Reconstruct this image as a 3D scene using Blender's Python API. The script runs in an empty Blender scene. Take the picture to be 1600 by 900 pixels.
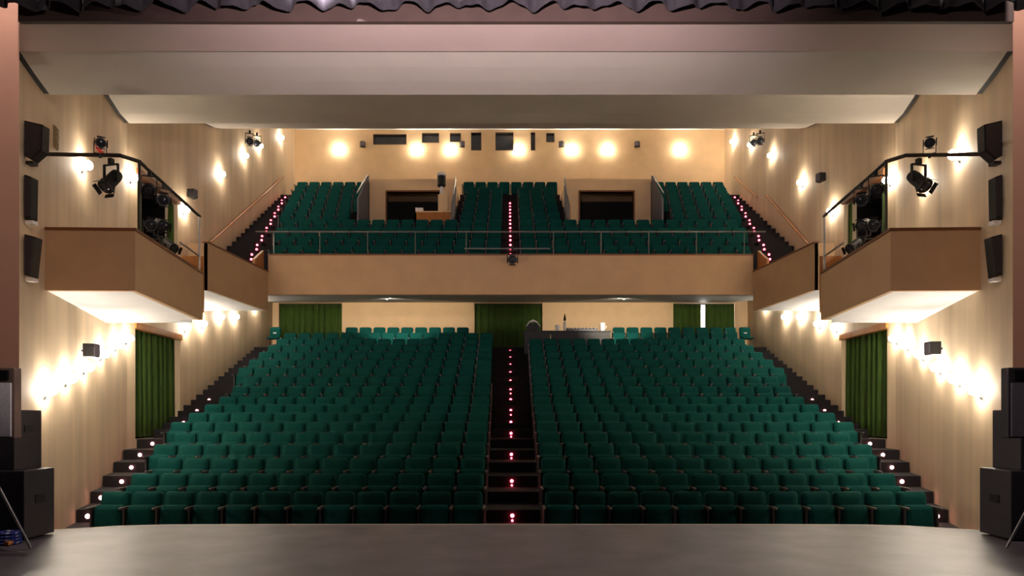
import bpy, bmesh, math, random
from mathutils import Vector, Matrix
random.seed(7)
R = math.radians
scene = bpy.context.scene
COL = scene.collection

# ------------------------------------------------------------------ camera, world, exposure
cam_d = bpy.data.cameras.new('camera')
cam = bpy.data.objects.new('camera', cam_d); COL.objects.link(cam)
cam.location = (-0.07, 0.0, 1.42)
cam.rotation_euler = (R(90), 0, 0)
cam_d.sensor_width = 36.0
cam_d.lens = 36.0 * 1074 / 1600
cam_d.shift_x = 0.0036
cam_d.shift_y = 0.125
cam_d.clip_start = 0.05
scene.camera = cam
world = bpy.data.worlds.new('world'); scene.world = world
world.use_nodes = True
world.node_tree.nodes['Background'].inputs[0].default_value = (0.006, 0.006, 0.007, 1)
world.node_tree.nodes['Background'].inputs[1].default_value = 1.0
vs = scene.view_settings
vs.view_transform = 'Standard'; vs.look = 'None'; vs.gamma = 1.0; vs.use_curve_mapping = False
vs.exposure = 0.9
LAMP = 90.0            # radiance of the bare wall bulbs

# ------------------------------------------------------------------ materials
def lin(c):
    return tuple((x/12.92 if x <= .04045 else ((x+.055)/1.055)**2.4) for x in [v/255 for v in c])

def mat(name, rgb, rough=.6, var=.12, scale=6.0, stretch=(1, 1, 1), bump=0.0, metal=0.0, emit=None, strength=0.0, spec=.5, bscale=None):
    m = bpy.data.materials.new(name); m.use_nodes = True
    nt = m.node_tree; b = nt.nodes['Principled BSDF']
    c = lin(rgb)
    tc = nt.nodes.new('ShaderNodeTexCoord'); mp = nt.nodes.new('ShaderNodeMapping')
    mp.inputs['Scale'].default_value = stretch
    nz = nt.nodes.new('ShaderNodeTexNoise'); nz.inputs['Scale'].default_value = scale; nz.inputs['Detail'].default_value = 5
    nt.links.new(tc.outputs['Object'], mp.inputs['Vector']); nt.links.new(mp.outputs[0], nz.inputs['Vector'])
    rp = nt.nodes.new('ShaderNodeValToRGB')
    lo = tuple(max(0, x*(1-var)) for x in c)+(1,); hi = tuple(min(1, x*(1+var)) for x in c)+(1,)
    rp.color_ramp.elements[0].color = lo; rp.color_ramp.elements[1].color = hi
    rp.color_ramp.elements[0].position = .3; rp.color_ramp.elements[1].position = .7
    nt.links.new(nz.outputs['Fac'], rp.inputs['Fac']); nt.links.new(rp.outputs[0], b.inputs['Base Color'])
    b.inputs['Roughness'].default_value = rough; b.inputs['Metallic'].default_value = metal
    b.inputs['Specular IOR Level'].default_value = spec
    if bump:
        src = nz
        if bscale:
            src = nt.nodes.new('ShaderNodeTexNoise'); src.inputs['Scale'].default_value = bscale; src.inputs['Detail'].default_value = 4
            nt.links.new(mp.outputs[0], src.inputs['Vector'])
        bp = nt.nodes.new('ShaderNodeBump'); bp.inputs['Strength'].default_value = bump; bp.inputs['Distance'].default_value = .02
        nt.links.new(src.outputs['Fac'], bp.inputs['Height']); nt.links.new(bp.outputs[0], b.inputs['Normal'])
    if emit:
        b.inputs['Emission Color'].default_value = (*emit, 1); b.inputs['Emission Strength'].default_value = strength
    return m

M = dict(
    wall=mat('plaster_wall', (218, 192, 158), .75, .10, 2.2, (1.5, 1.5, .10), .3),
    back=mat('back_wall_paint', (234, 200, 156), .8, .05, 2.0),
    frontpaint=mat('parapet_paint', (196, 160, 122), .7, .05, 2.0),
    jamb=mat('proscenium_paint', (192, 142, 117), .7, .06, 1.5),
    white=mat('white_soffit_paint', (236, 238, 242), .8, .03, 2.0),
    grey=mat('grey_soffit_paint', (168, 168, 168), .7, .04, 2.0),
    ceil=mat('ceiling_paint', (226, 218, 206), .8, .03, 1.5),
    pink=mat('header_soffit_paint', (222, 200, 192), .7, .04, 1.5),
    tan=mat('brown_casing', (112, 92, 84), .7, .1, 4.0),
    brown=mat('header_fascia', (84, 66, 60), .7, .1, 4.0),
    wood=mat('dark_wood_cap', (118, 72, 40), .45, .2, 12.0, (1, 1, 6)),
    orange=mat('varnished_wood', (176, 112, 52), .4, .2, 10.0, (1, 1, .3)),
    stage=mat('stage_lino', (80, 74, 79), .45, .32, 1.9, (1, 1, 1), .05, spec=.3),
    edge=mat('stage_nosing', (168, 160, 148), .5, .1, 8),
    carpet=mat('dark_carpet', (22, 15, 19), .9, .2, 25.0),
    gapshade=mat('painted_gap_shade', (30, 24, 20), .8, .1, 5),
    fabric=mat('green_seat_fabric', (0, 70, 65), .9, .18, 40.0, bump=.15, spec=.2),
    shell=mat('seat_shell', (12, 40, 38), .6, .1, 10),
    metal=mat('seat_standard_metal', (84, 82, 84), .45, .1, 20, metal=.5),
    arm=mat('armrest_wood', (96, 84, 78), .35, .15, 15),
    curtain=mat('green_velvet', (54, 80, 16), .9, .25, 14.0, (1, 1, .15)),
    velvet=mat('stage_valance_velvet', (58, 54, 60), .9, .15, 12.0),
    black=mat('black_casing', (15, 14, 18), .5, .12, 12),
    cab=mat('speaker_paint', (44, 40, 48), .55, .12, 14),
    grille=mat('speaker_grille', (232, 228, 238), .55, .12, 60),
    greygrille=mat('grey_grille', (98, 92, 104), .6, .12, 60),
    lens=mat('lens_glass', (60, 64, 70), .08, .05, 5, metal=.4),
    steel=mat('brushed_steel', (176, 176, 180), .28, .1, 20, metal=.9),
    rail=mat('rail_metal', (120, 116, 112), .35, .1, 20, metal=.5),
    pipe=mat('dark_pipe', (62, 54, 48), .4, .1, 20, metal=.3),
    dark=mat('dark_interior', (28, 24, 22), .9, .1, 5),
    glass=mat('booth_glass', (46, 50, 58), .12, .1, 3),
    frame=mat('booth_frame', (70, 52, 40), .6, .1, 8),
    greypanel=mat('grey_side_panel', (110, 108, 116), .7, .08, 5),
    red=mat('red_plastic', (170, 30, 26), .4, .1, 8),
    plastic=mat('white_plastic', (236, 232, 230), .4, .03, 8),
    bulb=mat('lit_bulb', (255, 240, 214), .4, 0, 3, emit=(1.0, .90, .75), strength=LAMP),
    led=mat('red_led', (255, 80, 80), .4, 0, 3, emit=(1.0, .07, .12), strength=9),
    ledw=mat('pale_led', (255, 210, 205), .4, 0, 3, emit=(1.0, .42, .40), strength=7),
    down=mat('downlight_lens', (255, 240, 214), .4, 0, 3, emit=(1.0, .84, .62), strength=14),
    bottle=mat('bottle_glass', (60, 50, 22), .15, .1, 5),
    blue=mat('blue_plastic', (36, 50, 130), .4, .1, 8),
    vent=mat('vent_paint', (150, 128, 88), .7, .1, 8),
    pgreen=mat('pale_green_cloth', (150, 170, 110), .8, .1, 8),
)

# ------------------------------------------------------------------ mesh helpers
class MB:
    def __init__(self):
        self.v = []; self.f = []; self.mi = []
    def add(self, vs_, fs, mi=0):
        o = len(self.v); self.v += [tuple(p) for p in vs_]
        for f in fs:
            self.f.append(tuple(o+i for i in f)); self.mi.append(mi)
        return self
    def box(self, c, s, rot=None, mi=0):
        hx, hy, hz = s[0]/2, s[1]/2, s[2]/2
        P = [Vector((x, y, z)) for x in (-hx, hx) for y in (-hy, hy) for z in (-hz, hz)]
        if rot is not None: P = [rot @ p for p in P]
        P = [p+Vector(c) for p in P]
        return self.add(P, [(0, 1, 3, 2), (4, 6, 7, 5), (0, 4, 5, 1), (2, 3, 7, 6), (0, 2, 6, 4), (1, 5, 7, 3)], mi)
    def bb(self, x0, x1, y0, y1, z0, z1, mi=0):
        return self.box(((x0+x1)/2, (y0+y1)/2, (z0+z1)/2), (abs(x1-x0), abs(y1-y0), abs(z1-z0)), None, mi)
    def prism(self, poly, z0, z1, mi=0):
        """poly in xy, counter clockwise or not; z0 / z1 numbers or lists per vertex"""
        n = len(poly)
        za = z0 if isinstance(z0, (list, tuple)) else [z0]*n
        zb = z1 if isinstance(z1, (list, tuple)) else [z1]*n
        P = [(p[0], p[1], za[i]) for i, p in enumerate(poly)]+[(p[0], p[1], zb[i]) for i, p in enumerate(poly)]
        F = [tuple(range(n-1, -1, -1)), tuple(range(n, 2*n))]+[(i, (i+1) % n, n+(i+1) % n, n+i) for i in range(n)]
        return self.add(P, F, mi)
    def extr(self, poly, d, mi=0):
        """poly: 3d points, extruded by vector d"""
        n = len(poly); d = Vector(d)
        P = [Vector(p) for p in poly]+[Vector(p)+d for p in poly]
        F = [tuple(range(n-1, -1, -1)), tuple(range(n, 2*n))]+[(i, (i+1) % n, n+(i+1) % n, n+i) for i in range(n)]
        return self.add(P, F, mi)
    def tube(self, p0, p1, r0, r1=None, n=10, mi=0):
        r1 = r0 if r1 is None else r1
        p0 = Vector(p0); p1 = Vector(p1); d = (p1-p0).normalized()
        a = d.orthogonal().normalized(); b = d.cross(a)
        P = []
        for p, r in ((p0, r0), (p1, r1)):
            for i in range(n):
                t = 2*math.pi*i/n; P.append(p+a*math.cos(t)*r+b*math.sin(t)*r)
        F = [(i, (i+1) % n, n+(i+1) % n, n+i) for i in range(n)]+[tuple(range(n-1, -1, -1)), tuple(range(n, 2*n))]
        return self.add(P, F, mi)
    def lathe(self, prof, c=(0, 0, 0), n=12, axis='z', mi=0):
        P = []; F = []
        for r, h in prof:
            for i in range(n):
                t = 2*math.pi*i/n
                q = (r*math.cos(t), r*math.sin(t), h)
                if axis == 'y': q = (q[0], q[2], -q[1])
                if axis == 'x': q = (q[2], q[0], q[1])
                P.append((q[0]+c[0], q[1]+c[1], q[2]+c[2]))
        for k in range(len(prof)-1):
            for i in range(n):
                F.append((k*n+i, k*n+(i+1) % n, (k+1)*n+(i+1) % n, (k+1)*n+i))
        F.append(tuple(range(n-1, -1, -1))); F.append(tuple((len(prof)-1)*n+i for i in range(n)))
        return self.add(P, F, mi)
    def sphere(self, c, r, n=10, m=6, mi=0):
        return self.lathe([(max(r*math.sin(math.pi*k/m), r*.05), -r*math.cos(math.pi*k/m)) for k in range(m+1)], c, n, 'z', mi)
    def mesh(self, name, mats, bevel=0.0, seg=2, smooth=False):
        me = bpy.data.meshes.new(name)
        me.from_pydata([tuple(v) for v in self.v], [], self.f)
        mats = mats if isinstance(mats, (list, tuple)) else [mats]
        for m in mats: me.materials.append(m)
        me.polygons.foreach_set('material_index', self.mi)
        bm = bmesh.new(); bm.from_mesh(me)
        if bevel:
            bmesh.ops.bevel(bm, geom=list(bm.edges), offset=bevel, segments=seg, affect='EDGES', profile=.7, clamp_overlap=True)
        bmesh.ops.recalc_face_normals(bm, faces=bm.faces)
        if smooth:
            for f in bm.faces: f.smooth = True
        bm.to_mesh(me); bm.free()
        return me
    def build(self, name, mats, parent=None, org=(0, 0, 0), **kw):
        if org != (0, 0, 0):
            self.v = [(p[0]-org[0], p[1]-org[1], p[2]-org[2]) for p in self.v]
        return link(name, self.mesh(name, mats, **kw), parent)

def link(name, data, parent=None, loc=None, rot=None):
    o = bpy.data.objects.new(name, data); COL.objects.link(o)
    if parent is not None: o.parent = parent
    if loc is not None: o.location = loc
    if rot is not None: o.rotation_euler = rot
    return o

def tag(o, label, cat, group=None, kind=None):
    o['label'] = label; o['category'] = cat
    if group: o['group'] = group
    if kind: o['kind'] = kind
    return o

def struct(o, label=None):
    o['kind'] = 'structure'
    if label: o['label'] = label
    return o

def empty(name, loc=(0, 0, 0), rot=(0, 0, 0), parent=None):
    o = link(name, None, parent, loc, rot); o.empty_display_size = .1
    return o

ORD = ['first', 'second', 'third', 'fourth', 'fifth', 'sixth', 'seventh', 'eighth', 'ninth', 'tenth', 'eleventh',
       'twelfth', 'thirteenth', 'fourteenth', 'fifteenth', 'sixteenth', 'seventeenth', 'eighteenth']
SIDE = {-1: 'opposite the sound desk', 1: 'sound desk side'}
SN = {-1: 'left', 1: 'right'}

def wx(y):
    """half width of the hall at depth y"""
    return 3.65+.332*y if y < 16.1 else 8.09+.0566*y
def wall_angle(y, s):
    """z rotation that turns local +y (out of the wall) into the room"""
    k = .332 if y < 16.1 else .0566
    n = Vector((-s, s*s*k, 0)).normalized()          # inward normal
    n = Vector((-s*1.0, k, 0)).normalized()
    return math.atan2(n.y, n.x)-math.pi/2

# ------------------------------------------------------------------ side walls
YB = [9.1, 16.1, 16.5, 16.6, 18.9, 19.05, 32.3]
ZB = [-1.2, .86, 3.65, 4.8, 7.3, 15.0]
for s in (-1, 1):
    bm = bmesh.new()
    g = [[bm.verts.new((s*wx(y), y, z)) for z in ZB] for y in YB]
    for i in range(len(YB)-1):
        for j in range(len(ZB)-1):
            if 2 <= i <= 4 and j == 1: continue
            if i == 3 and j == 3: continue
            bm.faces.new((g[i][j], g[i+1][j], g[i+1][j+1], g[i][j+1]))
    ex = bmesh.ops.extrude_face_region(bm, geom=list(bm.faces))
    for v in ex['geom']:
        if isinstance(v, bmesh.types.BMVert): v.co.x += s*.35
    bmesh.ops.recalc_face_normals(bm, faces=bm.faces)
    me = bpy.data.meshes.new('wall'); bm.to_mesh(me); bm.free(); me.materials.append(M['wall'])
    struct(link('wall_'+SN[s], me))

# back walls
def panel_wall(name, x0, x1, y, z0, z1, holes, material, th=.25, parent=None):
    xs = sorted({x0, x1, *[h[0] for h in holes], *[h[1] for h in holes]})
    zs = sorted({z0, z1, *[h[2] for h in holes], *[h[3] for h in holes]})
    bm = bmesh.new()
    g = [[bm.verts.new((x, y, z)) for z in zs] for x in xs]
    for i in range(len(xs)-1):
        for j in range(len(zs)-1):
            mx, mz = (xs[i]+xs[i+1])/2, (zs[j]+zs[j+1])/2
            if any(h[0] < mx < h[1] and h[2] < mz < h[3] for h in holes): continue
            bm.faces.new((g[i][j], g[i+1][j], g[i+1][j+1], g[i][j+1]))
    ex = bmesh.ops.extrude_face_region(bm, geom=list(bm.faces))
    for v in ex['geom']:
        if isinstance(v, bmesh.types.BMVert): v.co.y += th
    bmesh.ops.recalc_face_normals(bm, faces=bm.faces)
    me = bpy.data.meshes.new(name); bm.to_mesh(me); bm.free(); me.materials.append(material)
    return link(name, me, parent)

BOOTH = [(-6.28, -4.75, 13.9, 14.37), (-4.04, -3.25, 13.98, 14.42), (-2.75, -2.25, 14.01, 14.42), (-1.78, -1.31, 13.63, 14.45),
         (-.66, .17, 13.63, 14.45), (.96, 1.17, 13.63, 14.45), (1.67, 2.05, 14.01, 14.42)]
struct(panel_wall('wall_back', -10.2, 10.2, 31.6, 7.0, 15.0, BOOTH, M['back'], .3))
for i, (a, b, c, d) in enumerate(BOOTH):
    w = empty('window_%d' % (i+1), ((a+b)/2, 31.6, (c+d)/2)); struct(w)
    o = (w.location.x, 31.6, w.location.z)
    MB().bb(a+.03, b-.03, 31.72, 31.74, c+.03, d-.03).build('pane', M['glass'], w, o)
    MB().bb(a, a+.03, 31.58, 31.75, c, d).bb(b-.03, b, 31.58, 31.75, c, d).bb(a+.03, b-.03, 31.58, 31.75, c, c+.03).bb(a+.03, b-.03, 31.58, 31.75, d-.03, d).build('window_frame', M['frame'], w, o)
struct(MB().bb(-10, 10, 32.4, 32.5, 13, 15).build('wall_booth', M['dark']))

DOORS = [(-9.42, -6.85, 4.2, 6.02), (-1.45, 1.32, 3.4, 6.02), (6.65, 9.18, 4.2, 6.02)]
struct(panel_wall('wall_back_stalls', -10.2, 10.2, 28.0, 3.0, 7.4, DOORS, M['back'], .25))
struct(MB().bb(-10.2, 10.2, 30.3, 30.4, 3.0, 7.4).build('wall_foyer', M['white']))
struct(MB().bb(-10.2, 10.2, 28.0, 30.4, 3.2, 3.4).build('floor_foyer', M['carpet']))

# ------------------------------------------------------------------ proscenium, ceiling
pr = struct(empty('wall_proscenium', (0, 8.46, 0)))
O = (0, 8.46, 0)
MB().prism([(-6.09, 8.46), (-6.66, 9.16), (-10.5, 9.16), (-10.5, 8.46)], -1, 9).build('jamb', M['jamb'], pr, O)
MB().prism([(6.14, 8.46), (6.66, 9.16), (10.5, 9.16), (10.5, 8.46)], -1, 9).build('jamb', M['jamb'], pr, O)
MB().bb(-6.7, 6.7, 8.50, 9.16, 6.28, 9).build('header_beam', M['pink'], pr, O)
MB().bb(-6.09, 6.14, 8.44, 8.50, 6.265, 6.75).build('header_fascia', M['brown'], pr, O)

def ceiling_panel(n, prof, th):
    """prof: list of (y, z) of the lower face; follows the side walls"""
    root = struct(empty('ceiling_panel_%d' % n, (0, prof[0][0], prof[0][1])))
    O = tuple(root.location)
    mb = MB(); k = len(prof); P = []; F = []
    for y, z in prof:
        w = wx(y)-.09
        P += [(-w, y, z), (w, y, z), (-w, y, z+th), (w, y, z+th)]
    for i in range(k-1):
        a, b = 4*i, 4*(i+1)
        F += [(a, a+1, b+1, b), (a+2, b+2, b+3, a+3), (a, b, b+2, a+2), (a+1, a+3, b+3, b+1)]
    F += [(0, 2, 3, 1), (4*k-4, 4*k-3, 4*k-1, 4*k-2)]
    mb.add(P, F); mb.build('reflector', M['ceil'], root, O)
    for s in (-1, 1):
        mb = MB(); P = []; F = []
        for y, z in prof:
            w0, w1 = wx(y)-.09, wx(y)+.02
            P += [(s*w0, y, z+.015), (s*w1, y, z+.015), (s*w0, y, z+th), (s*w1, y, z+th)]
        for i in range(k-1):
            a, b = 4*i, 4*(i+1)
            F += [(a, a+1, b+1, b), (a+2, b+2, b+3, a+3), (a, b, b+2, a+2), (a+1, a+3, b+3, b+1)]
        F += [(0, 2, 3, 1), (4*k-4, 4*k-3, 4*k-1, 4*k-2)]
        mb.add(P, F).build('gap_shade_strip', M['gapshade'], root, O)  # dark strip paints in the shade of the gap at the wall
ceiling_panel(1, [(9.16, 6.31), (9.6, 6.29), (10.0, 6.285), (10.42, 6.29)], .16)
ceiling_panel(2, [(11.2, 8.45), (12.2, 8.14), (13.2, 7.98), (14.1, 7.95), (15.0, 8.02), (15.9, 8.19)], .14)
ceiling_panel(3, [(17.0, 10.75), (18.2, 10.35), (19.4, 10.17), (20.6, 10.2), (21.4, 10.4), (22.0, 10.62)], .14)
mb = MB()
prof = [(9.0, 8.8), (14.0, 9.7), (22.8, 14.58), (32.4, 14.58)]
P = []; F = []
for y, z in prof: P += [(-10.4, y, z), (10.4, y, z), (-10.4, y, z+.3), (10.4, y, z+.3)]
for i in range(3):
    a, b = 4*i, 4*i+4
    F += [(a, a+1, b+1, b), (a+2, b+2, b+3, a+3), (a, b, b+2, a+2), (a+1, a+3, b+3, b+1)]
F += [(0, 2, 3, 1), (12, 13, 15, 14)]
struct(mb.add(P, F).build('ceiling', M['white']))

# ------------------------------------------------------------------ stage
edge = [(-7.2, 8.2), (-6.0, 8.42), (-5.5, 8.66), (-5.1, 8.86), (-4.6, 8.95), (-3.6, 8.985), (0, 9.0), (3.6, 8.985), (4.6, 8.95), (5.1, 8.86), (5.5, 8.66), (6.0, 8.42), (7.2, 8.2)]
struct(MB().prism(edge+[(7.2, -4), (-7.2, -4)], -1.0, 0).build('floor_stage', M['stage']))
P = []; F = []
for i, (x, y) in enumerate(edge): P += [(x, y-.03, .003), (x, y+.025, .003), (x, y+.025, -.05)]
for i in range(len(edge)-1):
    a, b = 3*i, 3*i+3
    F += [(a, b, b+1, a+1), (a+1, b+1, b+2, a+2)]
struct(MB().add(P, F).build('trim_1', M['edge']))
# walls of the stage house behind the proscenium
struct(MB().bb(-10.5, 10.5, -4.2, -4.0, -1, 12).build('wall_stage_rear', M['dark']))
struct(MB().bb(-10.6, -10.5, -4.2, 8.46, -1, 12).build('wall_stage_left', M['dark']))
struct(MB().bb(10.5, 10.6, -4.2, 8.46, -1, 12).build('wall_stage_right', M['dark']))

# ------------------------------------------------------------------ stalls floor
def zs_(n): return -.66+.2175*n if n <= 8 else 1.08+.322*(n-8)
def led_mesh(r):
    return MB().lathe([(r, 0), (r, .012), (r*.5, .02)], (0, 0, 0), 8, 'y')
LED = led_mesh(.042).mesh('step_light_or_glint', M['ledw'])
LEDS = led_mesh(.022).mesh('step_light_or_glint', M['led'])  # small glowing disc, also used for painted reflections in the centre aisle
LEDR = led_mesh(.036).mesh('step_light_or_glint', M['led'])
fl = struct(empty('floor_stalls', (0, 10.25, 0)))
O = (0, 10.25, 0)
for n in range(18):
    y0 = 10.25+.9*n if n else 8.95
    y1 = 10.25+.9*(n+1) if n < 17 else 28.0
    z = zs_(n)
    ym = 16.1
    poly = [(-wx(y0)+.01, y0), (wx(y0)-.01, y0)]+([(wx(ym)-.01, ym)] if y0 < ym < y1 else [])+[(wx(y1)-.01, y1), (-wx(y1)+.01, y1)]+([(-wx(ym)+.01, ym)] if y0 < ym < y1 else [])
    t = MB().prism(poly, z-.45, z).build('tier', M['carpet'], fl, O)
    if n == 0: continue
    dz = zs_(n)-zs_(n-1)
    if n % 2 == 0 or n > 8: link('step_light_or_glint', LEDR, t, (0, y0-O[1]-.02, z-dz*.45), (math.pi, 0, 0))
    for s in (-1, 1):
        if n < 12:
            link('step_light_or_glint', LED, t, (s*(wx(y0)-(.22 if n < 4 else .40)), y0-O[1]-.02, z-dz*.5), (math.pi, 0, 0))
        xin = wx(y0)-1.15
        if n > 8: MB().prism([(s*xin, y0-.38), (s*(wx(y0-.38)-.01), y0-.38), (s*(wx(y0)-.01), y0), (s*xin, y0)], z-dz-.02, z-dz*.5).build('step', M['carpet'], t, O)
        link('step_light_or_glint', LEDS, t, (s*(wx(y0)-.62), y0-O[1]-.02, z-dz*.7), (math.pi, 0, 0)) if n in (4, 6, 7, 9, 10) else None
    if n > 8: MB().bb(-.44, .44, y0-.38, y0, z-dz-.02, z-dz*.5).build('step', M['carpet'], t, O)
    if n % 2 == 0 and n <= 12: link('step_light_or_glint', LEDS, t, (0, y0-(.38 if n > 8 else 0)-O[1]-.02, z-dz*.85), (math.pi, 0, 0))  # extra glowing disc drawn as the reflection of the step light above

# ------------------------------------------------------------------ seats
def rounded(w, h, r, n=4):
    pts = []
    for cx_, cz_, a0 in ((w/2-r, h-r, 0), (-w/2+r, h-r, 90), (-w/2+r*.5, r*.5, 180), (w/2-r*.5, r*.5, 270)):
        rr = r if a0 in (0, 90) else r*.5
        for k in range(n+1):
            a = R(a0+90*k/n); pts.append((cx_+rr*math.cos(a), cz_+rr*math.sin(a)))
    return pts
def pad(w, h, t, r, n=4, front=-1):
    """upholstered slab: outline in xz, puffed towards the stage"""
    o = rounded(w, h, r, n); k = len(o); P = []; F = []
    cxz = (0, h/2)
    rings = [(1.0, t/2), (1.0, -t*.2), (.94, -t/2), (.55, -t*.62)]
    for sc, y in rings:
        for x, z in o: P.append((x*sc, y, cxz[1]+(z-cxz[1])*sc))
    for j in range(len(rings)-1):
        for i in range(k): F.append((j*k+i, j*k+(i+1) % k, (j+1)*k+(i+1) % k, (j+1)*k+i))
    F.append(tuple(range(k-1, -1, -1))); F.append(tuple((len(rings)-1)*k+i for i in range(k)))
    return P, F
def xf(P, rx, off):
    m = Matrix.Rotation(rx, 3, 'X')
    return [m @ Vector(p)+Vector(off) for p in P]
def seat_parts(simple=False):
    n = 2 if simple else 4
    out = {}
    P, F = pad(.455, .50, .09, .06, n)
    out['backrest'] = (MB().add(xf(P, R(-10), (.018, 0, .36)), F), 'fabric')
    P, F = pad(.44, .42, .11, .06, n)
    out['seat'] = (MB().add(xf(P, R(-6), (.018, -.15, .24)), F), 'fabric')
    a = MB(); a.bb(-.259, -.217, -.30, .06, .60, .635)
    if not simple: a.tube((-.238, -.30, .6175), (-.238, -.325, .6175), .018, .01, 8)
    out['armrest'] = (a, 'arm')
    l = MB(); l.bb(-.252, -.224, -.20, .03, .03, .60)
    if not simple: l.bb(-.259, -.217, -.26, .08, 0, .03)
    out['leg'] = (l, 'metal')
    return out
SP = {k: (mb.mesh(k, M[m_], smooth=(k in ('backrest', 'seat'))), None) for k, (mb, m_) in seat_parts().items()}
for k in ('backrest', 'seat'):
    me = SP[k][0]

XEND = [6.72, 6.72, 6.8, 7.32, 7.39, 7.87, 7.9, 8.0, 8.0, 8.05, 8.3, 8.45, 8.5, 8.52, 8.54, 8.56, 8.58]
def xin_(n): return .48+.010*n
def count(n): return int((XEND[n]-xin_(n))/.52+.15)
EXTRA = []            # seats too many to tell apart: (x, y, z, last)
seat_no = 0
rowname = lambda n: 'front row' if n == 0 else ORD[n]+' row'
def make_seat(x, y, z, label, s, end):
    e = empty('theatre_seat', (x, y, z))
    tag(e, label, 'seat', 'green tip-up seats in the stalls')
    for k in ('backrest', 'seat', 'armrest', 'leg'):
        link(k, SP[k][0], e)
    if end:
        link('armrest', SP['armrest'][0], e, (.52, 0, 0)); link('leg', SP['leg'][0], e, (.52, 0, 0))
for n in range(17):
    c = count(n)
    for s in (-1, 1):
        for i in range(c):
            x = s*(xin_(n)+.26+.52*i); y = 11.1+.9*n; z = zs_(n)
            end = (i == 0 and s == -1) or (i == c-1 and s == 1)
            if n == 16 and s > 0 and x < 3.95: continue
            if n <= 10:
                lab = 'green tip-up seat, %s, %s from the centre aisle, %s' % (rowname(n), ORD[i], 'sound desk side' if s > 0 else 'opposite the sound desk')
                make_seat(x, y, z, lab, s, end)
            else:
                EXTRA.append((x, y, z, end))
for i in range(9): EXTRA.append((-6.12+.535*i, 26.4, zs_(17), i == 8))
for i in range(9): EXTRA.append((4.16+.535*i, 26.4, zs_(17), i == 8))
# balcony seats
def zb_(m): return 5.96+.538*m
def yb_(m): return 21.7+.922*m
def bend(m): return 7.86+.165*m
for m_ in range(10):
    y, z = yb_(m_), zb_(m_)
    for s in (-1, 1):
        spans = [(.30, bend(m_))] if m_ <= 3 else [(.30 if m_ < 9 else .0, 2.12), (5.62, bend(m_))]
        for a, b in spans:
            c = int((b-a)/.52+.1)
            for i in range(c):
                x = s*((a+.26+.52*i) if a < 3 else (b-.26-.52*i))
                EXTRA.append((x, y, z, i == (c-1)))
import numpy as np
sp = seat_parts(True)
base_v = []; base_f = []; base_m = []
for k, (mb, m_) in sp.items():
    o = len(base_v)
    base_v += [tuple(p) for p in mb.v]; base_f += [tuple(o+i for i in f) for f in mb.f]; base_m += [{'fabric': 0, 'arm': 1, 'metal': 2}[m_]]*len(mb.f)
mb = MB(); bv = np.array(base_v)
for x, y, z, e in EXTRA:
    o = len(mb.v); mb.v += [tuple(p) for p in (bv+np.array((x, y, z)))]
    mb.f += [tuple(o+i for i in f) for f in base_f]; mb.mi += base_m
st = mb.build('theatre_seats', [M['fabric'], M['arm'], M['metal']])
tag(st, 'banks of green tip-up seats in the rear stalls and on the balcony', 'seats', None, 'stuff')

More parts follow.
